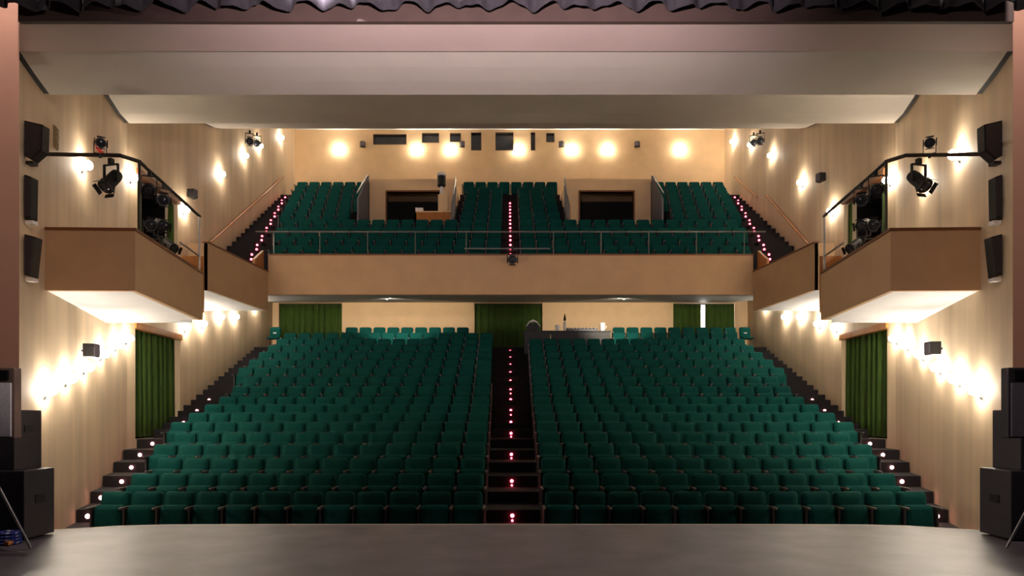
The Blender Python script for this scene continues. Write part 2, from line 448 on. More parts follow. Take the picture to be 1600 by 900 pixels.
# ------------------------------------------------------------------ side boxes and slips
def side_box(s):
    r = struct(empty('wall_box_'+SN[s], (s*6.4, 10.47, 3.34)))
    O = tuple(r.location)
    A = (s*wx(10.47), 10.47); B = (s*5.78, 10.52); C = (s*6.18, 13.75); D = (s*wx(13.75), 13.75)
    MB().prism([A, (B[0]+s*.02, B[1]+.02), (C[0]+s*.02, C[1]), D], 3.345, 3.52).build('floor_slab', M['white'], r, O)
    th = .09
    MB().prism([A, B, (B[0]+s*th, B[1]+th), (A[0], A[1]+th)], 3.335, 4.25).build('front_panel', M['frontpaint'], r, O)
    MB().prism([B, C, (C[0]+s*th, C[1]), (B[0]+s*th, B[1]+th)], 3.335, 4.25).build('side_panel', M['frontpaint'], r, O)
    MB().prism([(A[0], A[1]-.02), (B[0]-s*.02, B[1]-.02), (B[0]+s*(th+.02), B[1]+th+.02), (A[0], A[1]+th+.02)], 4.25, 4.295).build('cap_rail', M['wood'], r, O)
    MB().prism([(B[0]-s*.02, B[1]-.02), (C[0]-s*.02, C[1]), (C[0]+s*(th+.02), C[1]), (B[0]+s*(th+.02), B[1]+th+.02)], 4.25, 4.295).build('cap_rail', M['wood'], r, O)
    MB().prism([(C[0], C[1]+.002), (C[0]+s*.42, C[1]+.002), (C[0]+s*.42, C[1]+.06), (C[0], C[1]+.06)], 3.5, 4.62).build('end_panel', M['orange'], r, O)
    # steps up to the doorway landing
    for k in range(6):
        y0 = 13.82+.36*k; y1 = y0+.36; t0 = .30+.07*k
        xi = lambda y: 6.42+(7.86-6.42)*(y-13.75)/(17.3-13.75)
        MB().prism([(s*xi(y0), y0), (s*wx(y0), y0), (s*wx(y1), y1), (s*xi(y1), y1)], 3.345+.2*k, 3.58+.2*(k+1)-.02).build('step', M['white'], r, O)
    y0, y1 = 15.98, 17.3
    MB().prism([(s*xi(y0), y0), (s*wx(y0), y0), (s*wx(16.1), 16.1), (s*wx(y1), y1), (s*xi(y1), y1)], 4.6, 4.8).build('landing', M['white'], r, O)
    # slip box next to the balcony
    r2 = struct(empty('wall_slip_'+SN[s], (s*7.6, 17.3, 4.6)))
    O = tuple(r2.location)
    E_, F_ = (s*7.64, 17.3), (s*7.34, 20.8)
    MB().prism([(s*7.66, 17.32), (s*7.36, 20.8), (s*wx(20.8), 20.8), (s*wx(17.3), 17.32)], 4.605, 4.8).build('floor_slab', M['white'], r2, O)
    MB().prism([E_, F_, (F_[0]+s*th, F_[1]), (E_[0]+s*th, E_[1])], 4.595, 5.77).build('side_panel', M['frontpaint'], r2, O)
    MB().prism([E_, (E_[0]+s*.5, 17.3), (E_[0]+s*.5, 17.39), (E_[0], 17.39)], 4.595, 5.77).build('end_panel', M['frontpaint'], r2, O)
    MB().prism([(E_[0]-s*.02, E_[1]-.02), (F_[0]-s*.02, F_[1]), (F_[0]+s*(th+.02), F_[1]), (E_[0]+s*(th+.02), E_[1]-.02)], 5.77, 5.81).build('cap_rail', M['wood'], r2, O)
    MB().prism([(F_[0]+s*.12, 20.05), (F_[0]+s*.2, 20.05), (F_[0]+s*.2, 20.78), (F_[0]+s*.12, 20.78)], 4.8, [6.0, 6.0, 6.42, 6.42]).build('newel_panel', M['orange'], r2, O)
    for k in range(5):
        y0 = 19.75+.24*k
        MB().prism([(s*7.62, y0), (s*(wx(y0)-.01), y0), (s*(wx(21.0)-.01), 20.95), (s*7.62, 20.95)], 4.8+.232*k, 4.8+.232*(k+1)-.002).build('step', M['carpet'], r2, O)
        link('step_light_or_glint', LEDR, r2, (s*8.35-O[0], y0-.02-O[1], 4.8+.232*k+.13-O[2]), (math.pi, 0, 0))
for s in (-1, 1): side_box(s)

# ------------------------------------------------------------------ balcony
bal = struct(empty('floor_balcony', (0, 20.8, 5.1))); O = tuple(bal.location)
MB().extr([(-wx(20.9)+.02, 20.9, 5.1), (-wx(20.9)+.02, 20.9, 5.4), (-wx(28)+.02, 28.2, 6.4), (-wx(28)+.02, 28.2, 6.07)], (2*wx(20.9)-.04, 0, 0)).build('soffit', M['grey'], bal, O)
MB().bb(-7.34, 7.34, 20.8, 20.95, 5.095, 6.28).build('front_panel', M['frontpaint'], bal, O)
MB().bb(-7.34, 7.34, 20.78, 20.99, 6.28, 6.325).build('cap_rail', M['wood'], bal, O)
for m_ in range(10):
    z = zb_(m_); y0 = yb_(m_-1)+.07 if m_ else 20.97; y1 = yb_(m_)+.07 if m_ < 9 else 31.6
    w0, w1 = wx(y0)-.01, wx(y1)-.01
    pieces = [[(-w0, y0), (w0, y0), (w1, y1), (-w1, y1)]] if m_ <= 4 else [
        [(-w0, y0), (-5.5, y0), (-5.5, y1), (-w1, y1)], [(-2.12, y0), (2.12, y0), (2.12, y1), (-2.12, y1)], [(5.5, y0), (w0, y0), (w1, y1), (5.5, y1)]]
    for j, p in enumerate(pieces):
        t = MB().prism(p, z-(.75 if m_ else .5), z).build('tier', M['carpet'], bal, O)
        if m_ == 0: continue
        mid = len(pieces) == 1 or j == 1
        if mid and m_ < 9:
            for q in range(2):
                link('step_light_or_glint', LEDR, t, (0, y0-O[1]-.02-.42*q, z-.12-.27*q-O[2]), (math.pi, 0, 0))
            MB().bb(-.29, .29, y0-.42, y0, z-.56, z-.27).build('step', M['carpet'], t, O)
        for s in (-1, 1):
            if len(pieces) == 3 and j != 1+s: continue
            a, b = bend(m_)+.02, wx(y0)
            if b-a < .25: continue
            MB().prism([(s*a, y0-.42), (s*(wx(y0-.42)-.01), y0-.42), (s*(b-.01), y0), (s*a, y0)], z-.56, z-.27).build('step', M['carpet'], t, O)
            for q in range(2):
                link('step_light_or_glint', LEDR if m_ < 4 else LEDR, t, (s*(a+.16), y0-O[1]-.02-.42*q, z-.12-.27*q-O[2]), (math.pi, 0, 0))
# entrance blocks on the balcony
for s in (-1, 1):
    r = struct(empty('wall_entrance_'+SN[s], (s*3.8, 26.5, 8.11))); O = tuple(r.location)
    a, b, c, d = sorted([s*2.14, s*5.42])+sorted([s*2.70, s*4.74])
    p = panel_wall('front_wall', a, b, 26.5, 8.0, 10.46, [(c, d, 8.0, 10.05)], M['back'], .18, r)
    for v in p.data.vertices: v.co -= Vector(O)
    MB().bb(a, b, 26.5, 31.6, 10.46, 10.56).build('roof_slab', M['back'], r, O)
    MB().bb(a, a+.1, 26.68, 31.6, 8.0, 10.46).build('side_wall', M['back'], r, O)
    MB().bb(b-.1, b, 26.68, 31.6, 8.0, 10.46).build('side_wall', M['back'], r, O)
    MB().bb(a+.1, b-.1, 29.0, 29.1, 8.0, 10.46).build('passage_end', M['dark'], r, O)
    MB().bb(a+.1, b-.1, 26.5, 29.0, 7.9, 8.0).build('passage_floor', M['carpet'], r, O)
    MB().bb(c-.06, c, 26.46, 26.7, 8.1, 10.11).bb(d, d+.06, 26.46, 26.7, 8.1, 10.11).bb(c, d, 26.46, 26.7, 10.05, 10.11).build('door_frame', M['wood'], r, O)
    q = MB().extr([(s*5.46, 24.75, 8.11), (s*5.46, 26.6, 8.11), (s*5.46, 26.6, 10.72), (s*5.46, 24.75, 9.25)], (s*.06, 0, 0)).build('seat_bank_side', M['greypanel'], r, O)
    MB().tube((s*5.55, 24.9, 9.5), (s*5.55, 26.6, 10.72), .025, None, 8).build('handrail', M['steel'], r, O)
    MB().extr([(s*2.13, 24.75, 8.11), (s*2.13, 26.5, 8.11), (s*2.13, 26.5, 10.3), (s*2.13, 24.75, 9.0)], (-s*.05, 0, 0)).build('seat_bank_side', M['greypanel'], r, O)
    MB().tube((s*2.13, 25.2, 9.25), (s*2.13, 26.9, 10.75), .022, None, 8).tube((s*2.13, 26.9, 10.75), (s*2.13, 26.9, 10.0), .022, None, 8).build('handrail', M['steel'], r, O)

# metal safety rail of the balcony front
rr = empty('balcony_rail', (0, 20.9, 6.325)); O = tuple(rr.location)
tag(rr, 'slim metal safety rail on posts along the balcony front', 'railing')
MB().tube((-7.75, 20.9, 7.02), (7.75, 20.9, 7.02), .024, None, 8).build('top_rail', M['rail'], rr, O)
MB().tube((-1.4, 20.86, 6.5), (1.2, 20.86, 6.5), .02, None, 8).build('lower_rail', M['steel'], rr, O)
for x in [-7.2, -5.8, -4.35, -2.9, -1.35, 1.3, 2.75, 4.2, 5.65, 7.1]:
    MB().tube((x, 20.9, 6.325), (x, 20.9, 7.02), .014, None, 6).build('post', M['rail'], rr, O)

# wall handrails of the balcony aisles
def handrail(s, y0, z0, y1, z1, label):
    h = empty('wall_handrail', (s*(wx(y0)-.08), y0, z0)); O = tuple(h.location); tag(h, label, 'handrail', 'wooden wall handrails')
    p0 = (s*(wx(y0)-.08), y0, z0); p1 = (s*(wx(y1)-.08), y1, z1)
    MB().tube(p0, p1, .03, None, 10).build('rail', M['orange'], h, O)
    for t in (.08, .5, .92):
        p = Vector(p0).lerp(Vector(p1), t)
        MB().tube(p, (s*(wx(p.y)), p.y, p.z-.05), .012, None, 6).build('bracket', M['steel'], h, O)
handrail(-1, 21.1, 6.75, 29.3, 11.6, 'long sloping wooden handrail on the balcony wall opposite the sound desk')
handrail(1, 21.3, 6.75, 25.4, 9.57, 'lower sloping wooden handrail on the balcony wall, sound desk side')
handrail(1, 26.5, 9.85, 29.7, 11.75, 'upper short wooden handrail beside the top balcony seats, sound desk side')

# ------------------------------------------------------------------ curtains
def curtain(name, p0, p1, z0, z1, amp, wl, material, parent=None, org=(0, 0, 0), hem=0.0, n=8, th=.014, seed=1):
    rnd = random.Random(seed)
    p0 = Vector((*p0, 0)); p1 = Vector((*p1, 0)); d = p1-p0; L = d.length; d.normalize(); nn = Vector((-d.y, d.x, 0))
    k = max(8, int(L/wl*n)); rows = 6
    ph = [rnd.uniform(-.5, .5) for _ in range(6)]
    P = []
    for side in (0, 1):
        for j in range(rows+1):
            v = j/rows
            for i in range(k+1):
                u = i/k*L
                a = amp*(.55+.45*v)
                w = 2*math.pi*u/wl
                off = a*math.sin(w+ph[0]+.6*math.sin(w*.31+ph[1])+.3*v*math.sin(w*.5))+a*.3*math.sin(2.3*w+ph[2])
                q = p0+d*u+nn*(off+side*th)
                z = z1+(z0-z1)*v+(hem*math.sin(w*.7+ph[3])*v)
                P.append((q.x, q.y, z))
    F = []; W = k+1; S = (rows+1)*W
    for j in range(rows):
        for i in range(k):
            a = j*W+i
            F.append((a, a+1, a+W+1, a+W)); F.append((S+a, S+a+W, S+a+W+1, S+a+1))
    for i in range(k):
        F.append((i, S+i, S+i+1, i+1)); b = rows*W+i; F.append((b, b+1, S+b+1, S+b))
    for j in range(rows):
        a = j*W; F.append((a, a+W, S+a+W, S+a)); b = a+k; F.append((b, S+b, S+b+W, b+W))
    return MB().add(P, F).build(name, material, parent, org, smooth=True)

for s in (-1, 1):
    c = empty('door_curtain', (s*wx(17.8), 17.8, .86)); O = tuple(c.location)
    tag(c, 'long green pleated curtain closing the stalls side door, '+SIDE[s], 'curtain', 'green door curtains')
    curtain('drape', (s*(wx(16.5)+.16), 16.5), (s*(wx(19.05)+.16), 19.05), .9, 3.6, .055, .30, M['curtain'], c, O, seed=3+s)
    MB().tube((s*(wx(16.5)+.16), 16.5, 3.6), (s*(wx(19.05)+.16), 19.05, 3.6), .025, None, 8).build('curtain_rod', M['pipe'], c, O)
    hd = struct(empty('trim_door_header_'+SN[s], (s*wx(17.8), 17.8, 3.65))); O = tuple(hd.location)
    MB().prism([(s*(wx(16.45)-.05), 16.45), (s*(wx(19.1)-.05), 19.1), (s*(wx(19.1)+.12), 19.1), (s*(wx(16.45)+.12), 16.45)], 3.52, 3.67).build('lintel', M['orange'], hd, O)
    MB().prism([(s*(wx(16.55)-.06), 16.55), (s*(wx(18.95)-.06), 18.95), (s*(wx(18.95)+.1), 18.95), (s*(wx(16.55)+.1), 16.55)], 7.24, 7.40).build('lintel', M['wood'], hd, O)
    c = empty('box_curtain', (s*wx(17), 17, 4.8)); O = tuple(c.location)
    tag(c, 'green curtain drawn aside in the upper doorway behind the lighting box, '+SIDE[s], 'curtain', 'green door curtains')
    curtain('drape', (s*(wx(16.62)+.14), 16.62), (s*(wx(17.05)+.14), 17.05), 4.85, 7.22, .06, .22, M['curtain'], c, O, seed=8+s)
    curtain('drape', (s*(wx(18.7)+.14), 18.7), (s*(wx(18.88)+.14), 18.88), 4.85, 7.22, .06, .2, M['curtain'], c, O, seed=9+s)
    MB().tube((s*(wx(16.6)+.14), 16.6, 7.22), (s*(wx(18.9)+.14), 18.9, 7.22), .02, None, 8).build('curtain_rod', M['pipe'], c, O)
    for nm, z0, z1 in (('upper', 4.7, 7.4), ('lower', .8, 3.75)):
        ps = struct(empty('wall_passage_%s_%s' % (nm, SN[s]), (s*11, 17.7, z0))); O = tuple(ps.location)
        MB().bb(s*11.2, s*11.3, 15.8, 19.8, z0, z1).build('end_wall', M['dark'], ps, O)
        MB().bb(s*9.4, s*11.3, 15.8, 19.8, z0-.1, z0).build('passage_floor', M['dark'], ps, O)
        MB().bb(s*9.4, s*11.3, 15.8, 19.8, z1, z1+.1).build('passage_ceiling', M['dark'], ps, O)
        MB().bb(s*9.45, s*11.3, 15.7, 15.8, z0, z1).build('side_wall', M['dark'], ps, O)
        MB().bb(s*9.6, s*11.3, 19.8, 19.9, z0, z1).build('side_wall', M['dark'], ps, O)

def back_curtain(spans, z0, label, seed):
    x = spans[0][0]
    c = empty('rear_curtain', (x, 28.1, z0)); O = tuple(c.location); tag(c, label, 'curtain', 'green curtains under the balcony')
    for i, (a, b) in enumerate(spans):
        curtain('drape', (a, 28.1), (b, 28.1), z0, 5.98, .05, .26, M['curtain'], c, O, seed=seed+i)
    MB().tube((spans[0][0], 28.1, 5.99), (spans[-1][1], 28.1, 5.99), .02, None, 8).build('curtain_rod', M['pipe'], c, O)
back_curtain([(-9.40, -6.87)], 4.0, 'green pleated curtain under the balcony behind the corner opposite the sound desk', 21)
back_curtain([(-1.43, 1.30)], 3.42, 'dark green curtain at the head of the centre aisle beside the sound desk', 31)
back_curtain([(6.67, 7.80), (7.98, 9.16)], 4.0, 'parted green curtains with a bright gap under the balcony, sound desk side', 41)
# foyer light behind the rear curtains
fd = bpy.data.lights.new('foyer_light', 'POINT'); fd.energy = 60; fd.color = (1, .97, .92); fd.shadow_soft_size = .2
fo = bpy.data.objects.new('foyer_light', fd); COL.objects.link(fo); fo.location = (8.3, 29.4, 5.9)

# valance of the stage curtain under the header
val = curtain('stage_valance', (-6.2, 8.22), (6.2, 8.22), 6.33, 7.6, .075, .42, M['velvet'], None, (0, 0, 0), hem=.03, n=12, seed=5)
tag(val, 'dark pleated valance curtain with a wavy hem above the stage opening', 'curtain')

# ------------------------------------------------------------------ wall lamps
LM = {}
LM['backplate'] = MB().lathe([(.055, 0), (.055, .015), (.03, .03)], (0, 0, 0), 12, 'y').mesh('backplate', M['steel'])
LM['arm'] = MB().tube((0, .02, 0), (0, .10, 0), .012, None, 8).tube((0, .10, -.01), (0, .10, .03), .022, None, 8).mesh('arm', M['steel'])
LM['bulb'] = MB().sphere((0, .10, .10), .085, 12, 8).mesh('bulb', M['bulb'], smooth=True)
def lamp(loc, rz, label, group):
    e = empty('wall_lamp', loc, (0, 0, rz)); tag(e, label, 'lamp', group)
    for k in LM: link(k, LM[k], e)
LOW = [(10.42, 1.72), (11.43, 1.95), (12.5, 2.22), (13.65, 2.56), (14.88, 2.87), (15.9, 3.12), (19.35, 3.82), (20.55, 4.08), (22.0, 4.5), (23.4, 4.7), (25.6, 5.42)]
UP = {-1: [(12.39, 5.85), (16.25, 6.97), (19.25, 7.11), (22.07, 9.09), (24.39, 10.56), (26.08, 11.57), (29.08, 13.1)],
      1: [(11.43, 5.68), (13.57, 5.93), (16.35, 6.93), (19.6, 7.16), (21.95, 8.78), (24.88, 10.75), (27.37, 12.12), (30.0, 13.3)]}
for s in (-1, 1):
    for i, (y, z) in enumerate(LOW):
        lamp((s*wx(y), y, z), wall_angle(y, s), '%s lit wall bulb from the stage on the lower wall, %s' % (ORD[i], SIDE[s]), 'bare bulbs along the stalls walls')
    for i, (y, z) in enumerate(UP[s]):
        lamp((s*wx(y), y, z), wall_angle(y, s), '%s lit wall bulb from the stage on the upper wall, %s' % (ORD[i], SIDE[s]), 'bare bulbs along the upper walls')
for i, x in enumerate([-7.84, -4.28, -2.72, .40, 2.84, 4.49, 7.82]):
    lamp((x, 31.6, 13.55), math.pi, '%s lit bulb of seven on the balcony back wall, counted from the follow spot side' % ORD[i], 'bare bulbs on the balcony back wall')

# recessed downlights in the balcony soffit
for i, x in enumerate([-4.17, 3.84]):
    d = empty('downlight', (x, 23.2, 5.40)); tag(d, 'small recessed downlight in the soffit under the balcony, '+SIDE[-1 if i == 0 else 1], 'downlight', 'downlights under the balcony')
    MB().lathe([(.07, 0), (.07, -.02), (.05, -.03)], (0, 0, 0), 12).build('trim_ring', M['steel'], d)
    MB().lathe([(.045, -.031), (.045, -.034)], (0, 0, 0), 12).build('lens', M['down'], d)
    ld = bpy.data.lights.new('downlight_lamp', 'SPOT'); ld.energy = 300; ld.color = (1, .88, .70); ld.spot_size = R(76); ld.spot_blend = .6; ld.shadow_soft_size = .04
    lo = bpy.data.objects.new('downlight_lamp', ld); COL.objects.link(lo); lo.parent = d; lo.location = (0, 0, -.05); lo.rotation_euler = (R(88), 0, 0)

# ------------------------------------------------------------------ stage lamps (theatre spotlights)
SM = {}
SM['body'] = MB().lathe([(.05, -.20), (.085, -.18), (.095, -.10), (.095, .08), (.115, .10), (.115, .17), (.10, .17)], (0, 0, 0), 14, 'y').mesh('body', M['black'])
SM['lens'] = MB().lathe([(.098, .165), (.07, .185), (.02, .19)], (0, 0, 0), 14, 'y').mesh('lens', M['lens'], smooth=True)
SM['yoke'] = MB().bb(-.135, -.12, -.02, .02, -.02, .24).bb(.12, .135, -.02, .02, -.02, .24).bb(-.135, .135, -.02, .02, .24, .255).bb(-.12, -.09, -.015, .015, -.015, .015).bb(.09, .12, -.015, .015, -.015, .015).mesh('yoke', M['black'])
SM['clamp'] = MB().bb(-.03, .03, -.035, .035, .255, .34).mesh('clamp', M['black'])
bd = MB()
for a in range(4):
    m = Matrix.Rotation(R(90*a), 3, 'Y')
    P = [m @ Vector(p) for p in [(-.08, .17, .115), (.08, .17, .115), (.085, .23, .135), (-.085, .23, .135)]]
    bd.extr(P, m @ Vector((0, 0, .006)))
SM['barn_doors'] = bd.mesh('barn_doors', M['black'])
def spot_fixture(loc, pan, tilt, label, scale=1.0, flip=False, group='theatre spotlights on the side boxes'):
    e = empty('stage_spotlight', loc, (0, R(180) if flip else 0, R(pan))); e.scale = (scale,)*3; tag(e, label, 'spotlight', group)
    for k in SM:
        o = link(k, SM[k], e)
        if k in ('body', 'lens', 'barn_doors'): o.rotation_euler = (R(tilt), 0, 0)
    return e
# lighting bars and posts around the boxes
for s in (-1, 1):
    b = empty('lighting_bar', (s*5.9, 10.5, 4.295)); O = tuple(b.location)
    tag(b, 'dark pipe lighting bar bent around the corner of the side box, '+SIDE[s], 'lighting bar', 'pipe lighting bars')
    pts = [(s*(wx(10.45)-.02), 10.45, 5.40), (s*6.0, 10.5, 5.40), (s*5.84, 10.75, 5.40), (s*6.22, 13.7, 5.40)]
    mb = MB()
    for a, c in zip(pts[:-1], pts[1:]): mb.tube(a, c, .03, None, 10)
    mb.build('bar', M['pipe'], b, O)
    MB().tube((s*5.84, 10.75, 4.27), (s*5.84, 10.75, 5.40), .022, None, 8).build('post', M['pipe'], b, O)
    MB().tube((s*6.22, 13.68, 4.27), (s*6.22, 13.68, 5.40), .022, None, 8).build('post', M['steel'], b, O)
    MB().tube((s*6.22, 13.68, 4.6), (s*6.08, 12.6, 4.6), .016, None, 8).build('lower_rail', M['steel'], b, O)
spot_fixture((-6.12, 10.47, 5.00), 165, -50, 'large dark spotlight hanging below the lighting bar, opposite the sound desk', 1.0)
spot_fixture((-6.28, 10.46, 5.57), 215, 15, 'dark spotlight standing on the lighting bar beneath the red wall box', .65, True)
spot_fixture((6.18, 10.47, 5.00), 195, -45, 'large dark spotlight hanging below the lighting bar, sound desk side', 1.0)
spot_fixture((6.34, 10.46, 5.57), 150, 15, 'dark spotlight standing on the lighting bar, sound desk side', .65, True)
for s in (-1, 1):
    for i, (y, t) in enumerate([(11.15, -25), (11.75, -10)]):
        x = s*(5.84+.38*(y-10.75)/2.95)
        spot_fixture((x, y, 5.10), 180-s*(20+8*i), t, '%s dark spotlight from the box corner on the side bar, %s' % (ORD[i], SIDE[s]), .85)
    for i, (y, zz) in enumerate([(12.2, 4.80), (12.75, 4.98), (13.3, 4.72)]):
        e = spot_fixture((s*(6.42+.10*i), y, zz), 180-s*(30+15*i), 10+12*i, '%s spotlight parked low inside the box from its corner, %s' % (ORD[i], SIDE[s]), .9, True, 'spotlights parked inside the boxes')
    # floor stands for the parked lamps
        e2 = link('floor_stand', MB().tube((0, 0, -1.1), (0, 0, -.24), .02, None, 8).lathe([(.16, -1.17), (.16, -1.14), (.03, -1.1)], (0, 0, 0), 12).mesh('floor_stand', M['black']), e)
        e2.rotation_euler = (0, R(180), 0); e2.scale = (1, 1, 1); e2.location = (0, 0, 0)
        e2.scale = (1/.9,)*3
for s, y, z in ((-1, 24.9, 11.3), (1, 26.1, 11.8)):
    spot_fixture((s*(wx(y)-.32), y, z), 180-s*20, -20, 'rear dark floodlight of the pair high on the balcony side wall, '+SIDE[s], 1.1, False, 'floodlights above the balcony')
    spot_fixture((s*(wx(y-.8)-.32), y-.8, z-.25), 180-s*20, -20, 'front dark floodlight of the pair high on the balcony side wall, '+SIDE[s], 1.1, False, 'floodlights above the balcony')
spot_fixture((.05, 20.62, 6.12), 180, -15, 'small black projector lamp hanging at the middle of the balcony front', 1.15, False, 'balcony front lamps')

# ------------------------------------------------------------------ small wall fittings
def small_speaker(loc, rz, label):
    e = empty('wall_speaker', loc, (0, 0, rz)); tag(e, label, 'speaker', 'small wall speakers')
    MB().prism([(-.13, .10), (.13, .10), (.09, .28), (-.09, .28)], -.12, .12).build('cabinet', M['black'], e, bevel=.012)
    MB().bb(-.08, .08, .275, .288, -.10, .10).build('grille', M['greygrille'], e)
    MB().tube((0, 0, 0), (0, .12, 0), .02, None, 8).build('bracket', M['black'], e)
for y, s, z, l in [(19.55, -1, 7.72, 'small black speaker above the upper doorway, opposite the sound desk'), (20.15, 1, 8.39, 'small black diamond-set speaker on the upper wall, sound desk side'),
                   (12.4, -1, 2.6, 'small dark speaker above the lower bulbs, opposite the sound desk'), (12.43, 1, 2.64, 'small dark speaker above the lower bulbs, sound desk side')]:
    small_speaker((s*wx(y), y, z), wall_angle(y, s)+s*.35, l)
for i, x in enumerate([-6.78, -2.22, 2.4, 5.87]):
    small_speaker((x, 31.6, 13.84), math.pi+(.3 if i < 2 else -.3), '%s small black speaker on the balcony back wall from the follow spot side' % ORD[i])
e = empty('alarm_box', (-wx(13.47), 13.47, 6.71), (0, 0, wall_angle(13.47, -1))); tag(e, 'small red box on the wall above the lighting bar', 'alarm')
MB().bb(-.14, .14, 0, .09, -.09, .09).build('casing', M['red'], e, bevel=.01); MB().bb(-.05, .05, .09, .10, -.04, .04).build('cover', M['plastic'], e)
e = empty('wall_vent', (-wx(10.94), 10.94, 5.85), (0, 0, wall_angle(10.94, -1))); tag(e, 'narrow upright vent on the wall beside the top speaker', 'vent')
MB().bb(-.10, .10, 0, .02, -.17, .17).build('frame', M['vent'], e)
for k in range(7): MB().bb(-.08, .08, .02, .035, -.14+.045*k, -.12+.045*k).build('slat', M['vent'], e)

# three loudspeakers between proscenium and box
HS = [[(6.795, 5.53), (6.54, 5.47), (6.55, 5.11), (6.70, 4.98), (6.795, 5.04)],
      [(6.795, 4.78), (6.70, 4.745), (6.71, 4.17), (6.795, 4.15)],
      [(6.795, 3.95), (6.64, 3.91), (6.70, 3.35), (6.795, 3.38)]]
for s in (-1, 1):
    for i, poly in enumerate(HS):
        zc = sum(p[1] for p in poly)/len(poly); y = 9.55
        e = empty('hall_speaker', (s*6.7, y, zc)); O = tuple(e.location)
        tag(e, ['topmost', 'middle', 'lowest'][i]+' of three black loudspeakers beside the stage opening, '+SIDE[s], 'speaker', 'black loudspeakers beside the stage opening')
        MB().extr([(s*a, y, b) for a, b in poly], (0, .15, 0)).build('cabinet', M['black'], e, O, bevel=.008)
        cx_ = sum(p[0] for p in poly)/len(poly)
        MB().extr([(s*(cx_+(a-cx_)*.86), y-.012, zc+(b-zc)*.9) for a, b in poly], (0, .012, 0)).build('grille', M['cab'], e, O)
        zb = min(p[1] for p in poly)
        MB().bb(s*6.69, s*6.795, y+.02, y+.13, zb-.05, zb-.005).build('bracket', M['plastic'] if i else M['black'], e, O)
        MB().tube((s*6.76, y+.1, zc), (s*(wx(y+.1)-.005), y+.1, zc), .03, None, 8).build('wall_arm', M['black'], e, O)

# ------------------------------------------------------------------ stage side loudspeakers
for s in (-1, 1):
    t = SIDE[s]
    e = empty('subwoofer', (s*6.0, 8.0, 0)); O = tuple(e.location); tag(e, 'large dark subwoofer cabinet on the stage floor, '+t, 'speaker', 'loudspeaker stacks on the stage')
    xa = 5.55 if s < 0 else 5.62
    MB().bb(s*xa, s*6.7, 7.78, 8.3, .02, .80).build('cabinet', M['cab'], e, O, bevel=.015)
    MB().bb(s*(xa+.06), s*6.6, 8.3, 8.315, .08, .74).build('grille', M['black'], e, O)
    MB().box((s*(xa-.002), 8.04, .46), (.012, .16, .09)).build('handle', M['black'], e, O)
    for a in (.1, .9):
        for b_ in (7.85, 8.23): MB().lathe([(.025, 0), (.025, .03)], (s*(xa+a), b_, 0), 8).build('foot', M['black'], e, O)
    e = empty('speaker_cabinet', (s*6.1, 8.0, .80)); O = tuple(e.location); tag(e, 'dark loudspeaker cabinet standing on the subwoofer, '+t, 'speaker', 'loudspeaker stacks on the stage')
    xb = xa+.14
    MB().bb(s*xb, s*6.7, 7.82, 8.28, .80, 1.49).build('cabinet', M['cab'], e, O, bevel=.015)
    MB().bb(s*(xb+.06), s*6.6, 8.28, 8.295, .86, 1.43).build('grille', M['black'], e, O)
    MB().box((s*(xb-.002), 8.05, 1.27), (.012, .14, .08)).build('handle', M['black'], e, O)
    e = empty('monitor_speaker', (s*5.5, 7.25, 0)); O = tuple(e.location); tag(e, ('pale grey' if s < 0 else 'dark grey')+' speaker on a silver tripod stand beside the stage stack', 'speaker', 'tripod speakers on the stage')
    x0 = 5.16 if s < 0 else 5.08
    MB().bb(s*x0, s*5.78, 7.08, 7.19, 1.19, 1.92).build('cabinet', M['tan'] if s < 0 else M['cab'], e, O, bevel=.015)
    MB().bb(s*(x0+.025), s*5.75, 7.06, 7.085, 1.21, 1.76).build('back_plate', M['grille'] if s < 0 else M['greygrille'], e, O)
    MB().bb(s*(x0+.05), s*5.72, 7.055, 7.08, 1.79, 1.89).build('handle_recess', M['black'], e, O)
    px_ = 5.48 if s < 0 else 5.56
    MB().tube((s*px_, 7.25, .05), (s*px_, 7.25, 1.45), .022, None, 10).build('pole', M['steel'], e, O)
    for a in (12, 132, 252):
        dx, dy = -s*math.cos(R(a))*.33, math.sin(R(a))*.36
        MB().tube((s*px_, 7.25, .74), (s*px_+dx, 7.25+dy, .015), .014, None, 8).build('leg', M['steel'], e, O)
e = empty('cable_coil', (-5.62, 7.63, 0)); tag(e, 'small coil of blue cable under the tripod at the stage edge', 'cable')
for k in range(4):
    mb = MB(); r_ = .115-.006*k; m_ = 16
    for i in range(m_):
        a, b = 2*math.pi*i/m_, 2*math.pi*(i+1)/m_
        mb.tube((r_*math.cos(a), r_*math.sin(a), .02+.034*k), (r_*math.cos(b), r_*math.sin(b), .02+.034*k), .019, None, 6)
    mb.build('loop', M['blue'], e)
MB().box((.08, -.10, .03), (.05, .09, .04)).build('plug', M['orange'], e, bevel=.008)

# ------------------------------------------------------------------ sound desk
zf = zs_(17)
zd = zs_(16)
e = empty('sound_desk', (2.2, 25.60, zd)); O = tuple(e.location); tag(e, 'dark sound desk behind the last stalls row beside the centre aisle', 'desk')
MB().bb(.50, 3.72, 25.32, 26.20, zd+.87, zd+.91).build('desk_top', M['black'], e, O)
MB().bb(.52, 1.48, 25.36, 25.40, zd, zd+.87).build('front_panel', M['black'], e, O)
MB().bb(1.50, 3.70, 25.36, 25.40, zd, zd+.87).build('front_panel', M['black'], e, O)
for x in (.52, 3.66): MB().bb(x, x+.04, 25.40, 26.15, zd, zd+.87).build('side_panel', M['black'], e, O)
zt = zd+.91
e = empty('hooded_monitor', (.85, 25.70, zt)); O = tuple(e.location); tag(e, 'white-hooded dark monitor at the aisle end of the sound desk', 'monitor')
MB().bb(.62, 1.08, 25.66, 25.72, zt+.06, zt+.30).build('screen', M['black'], e, O)
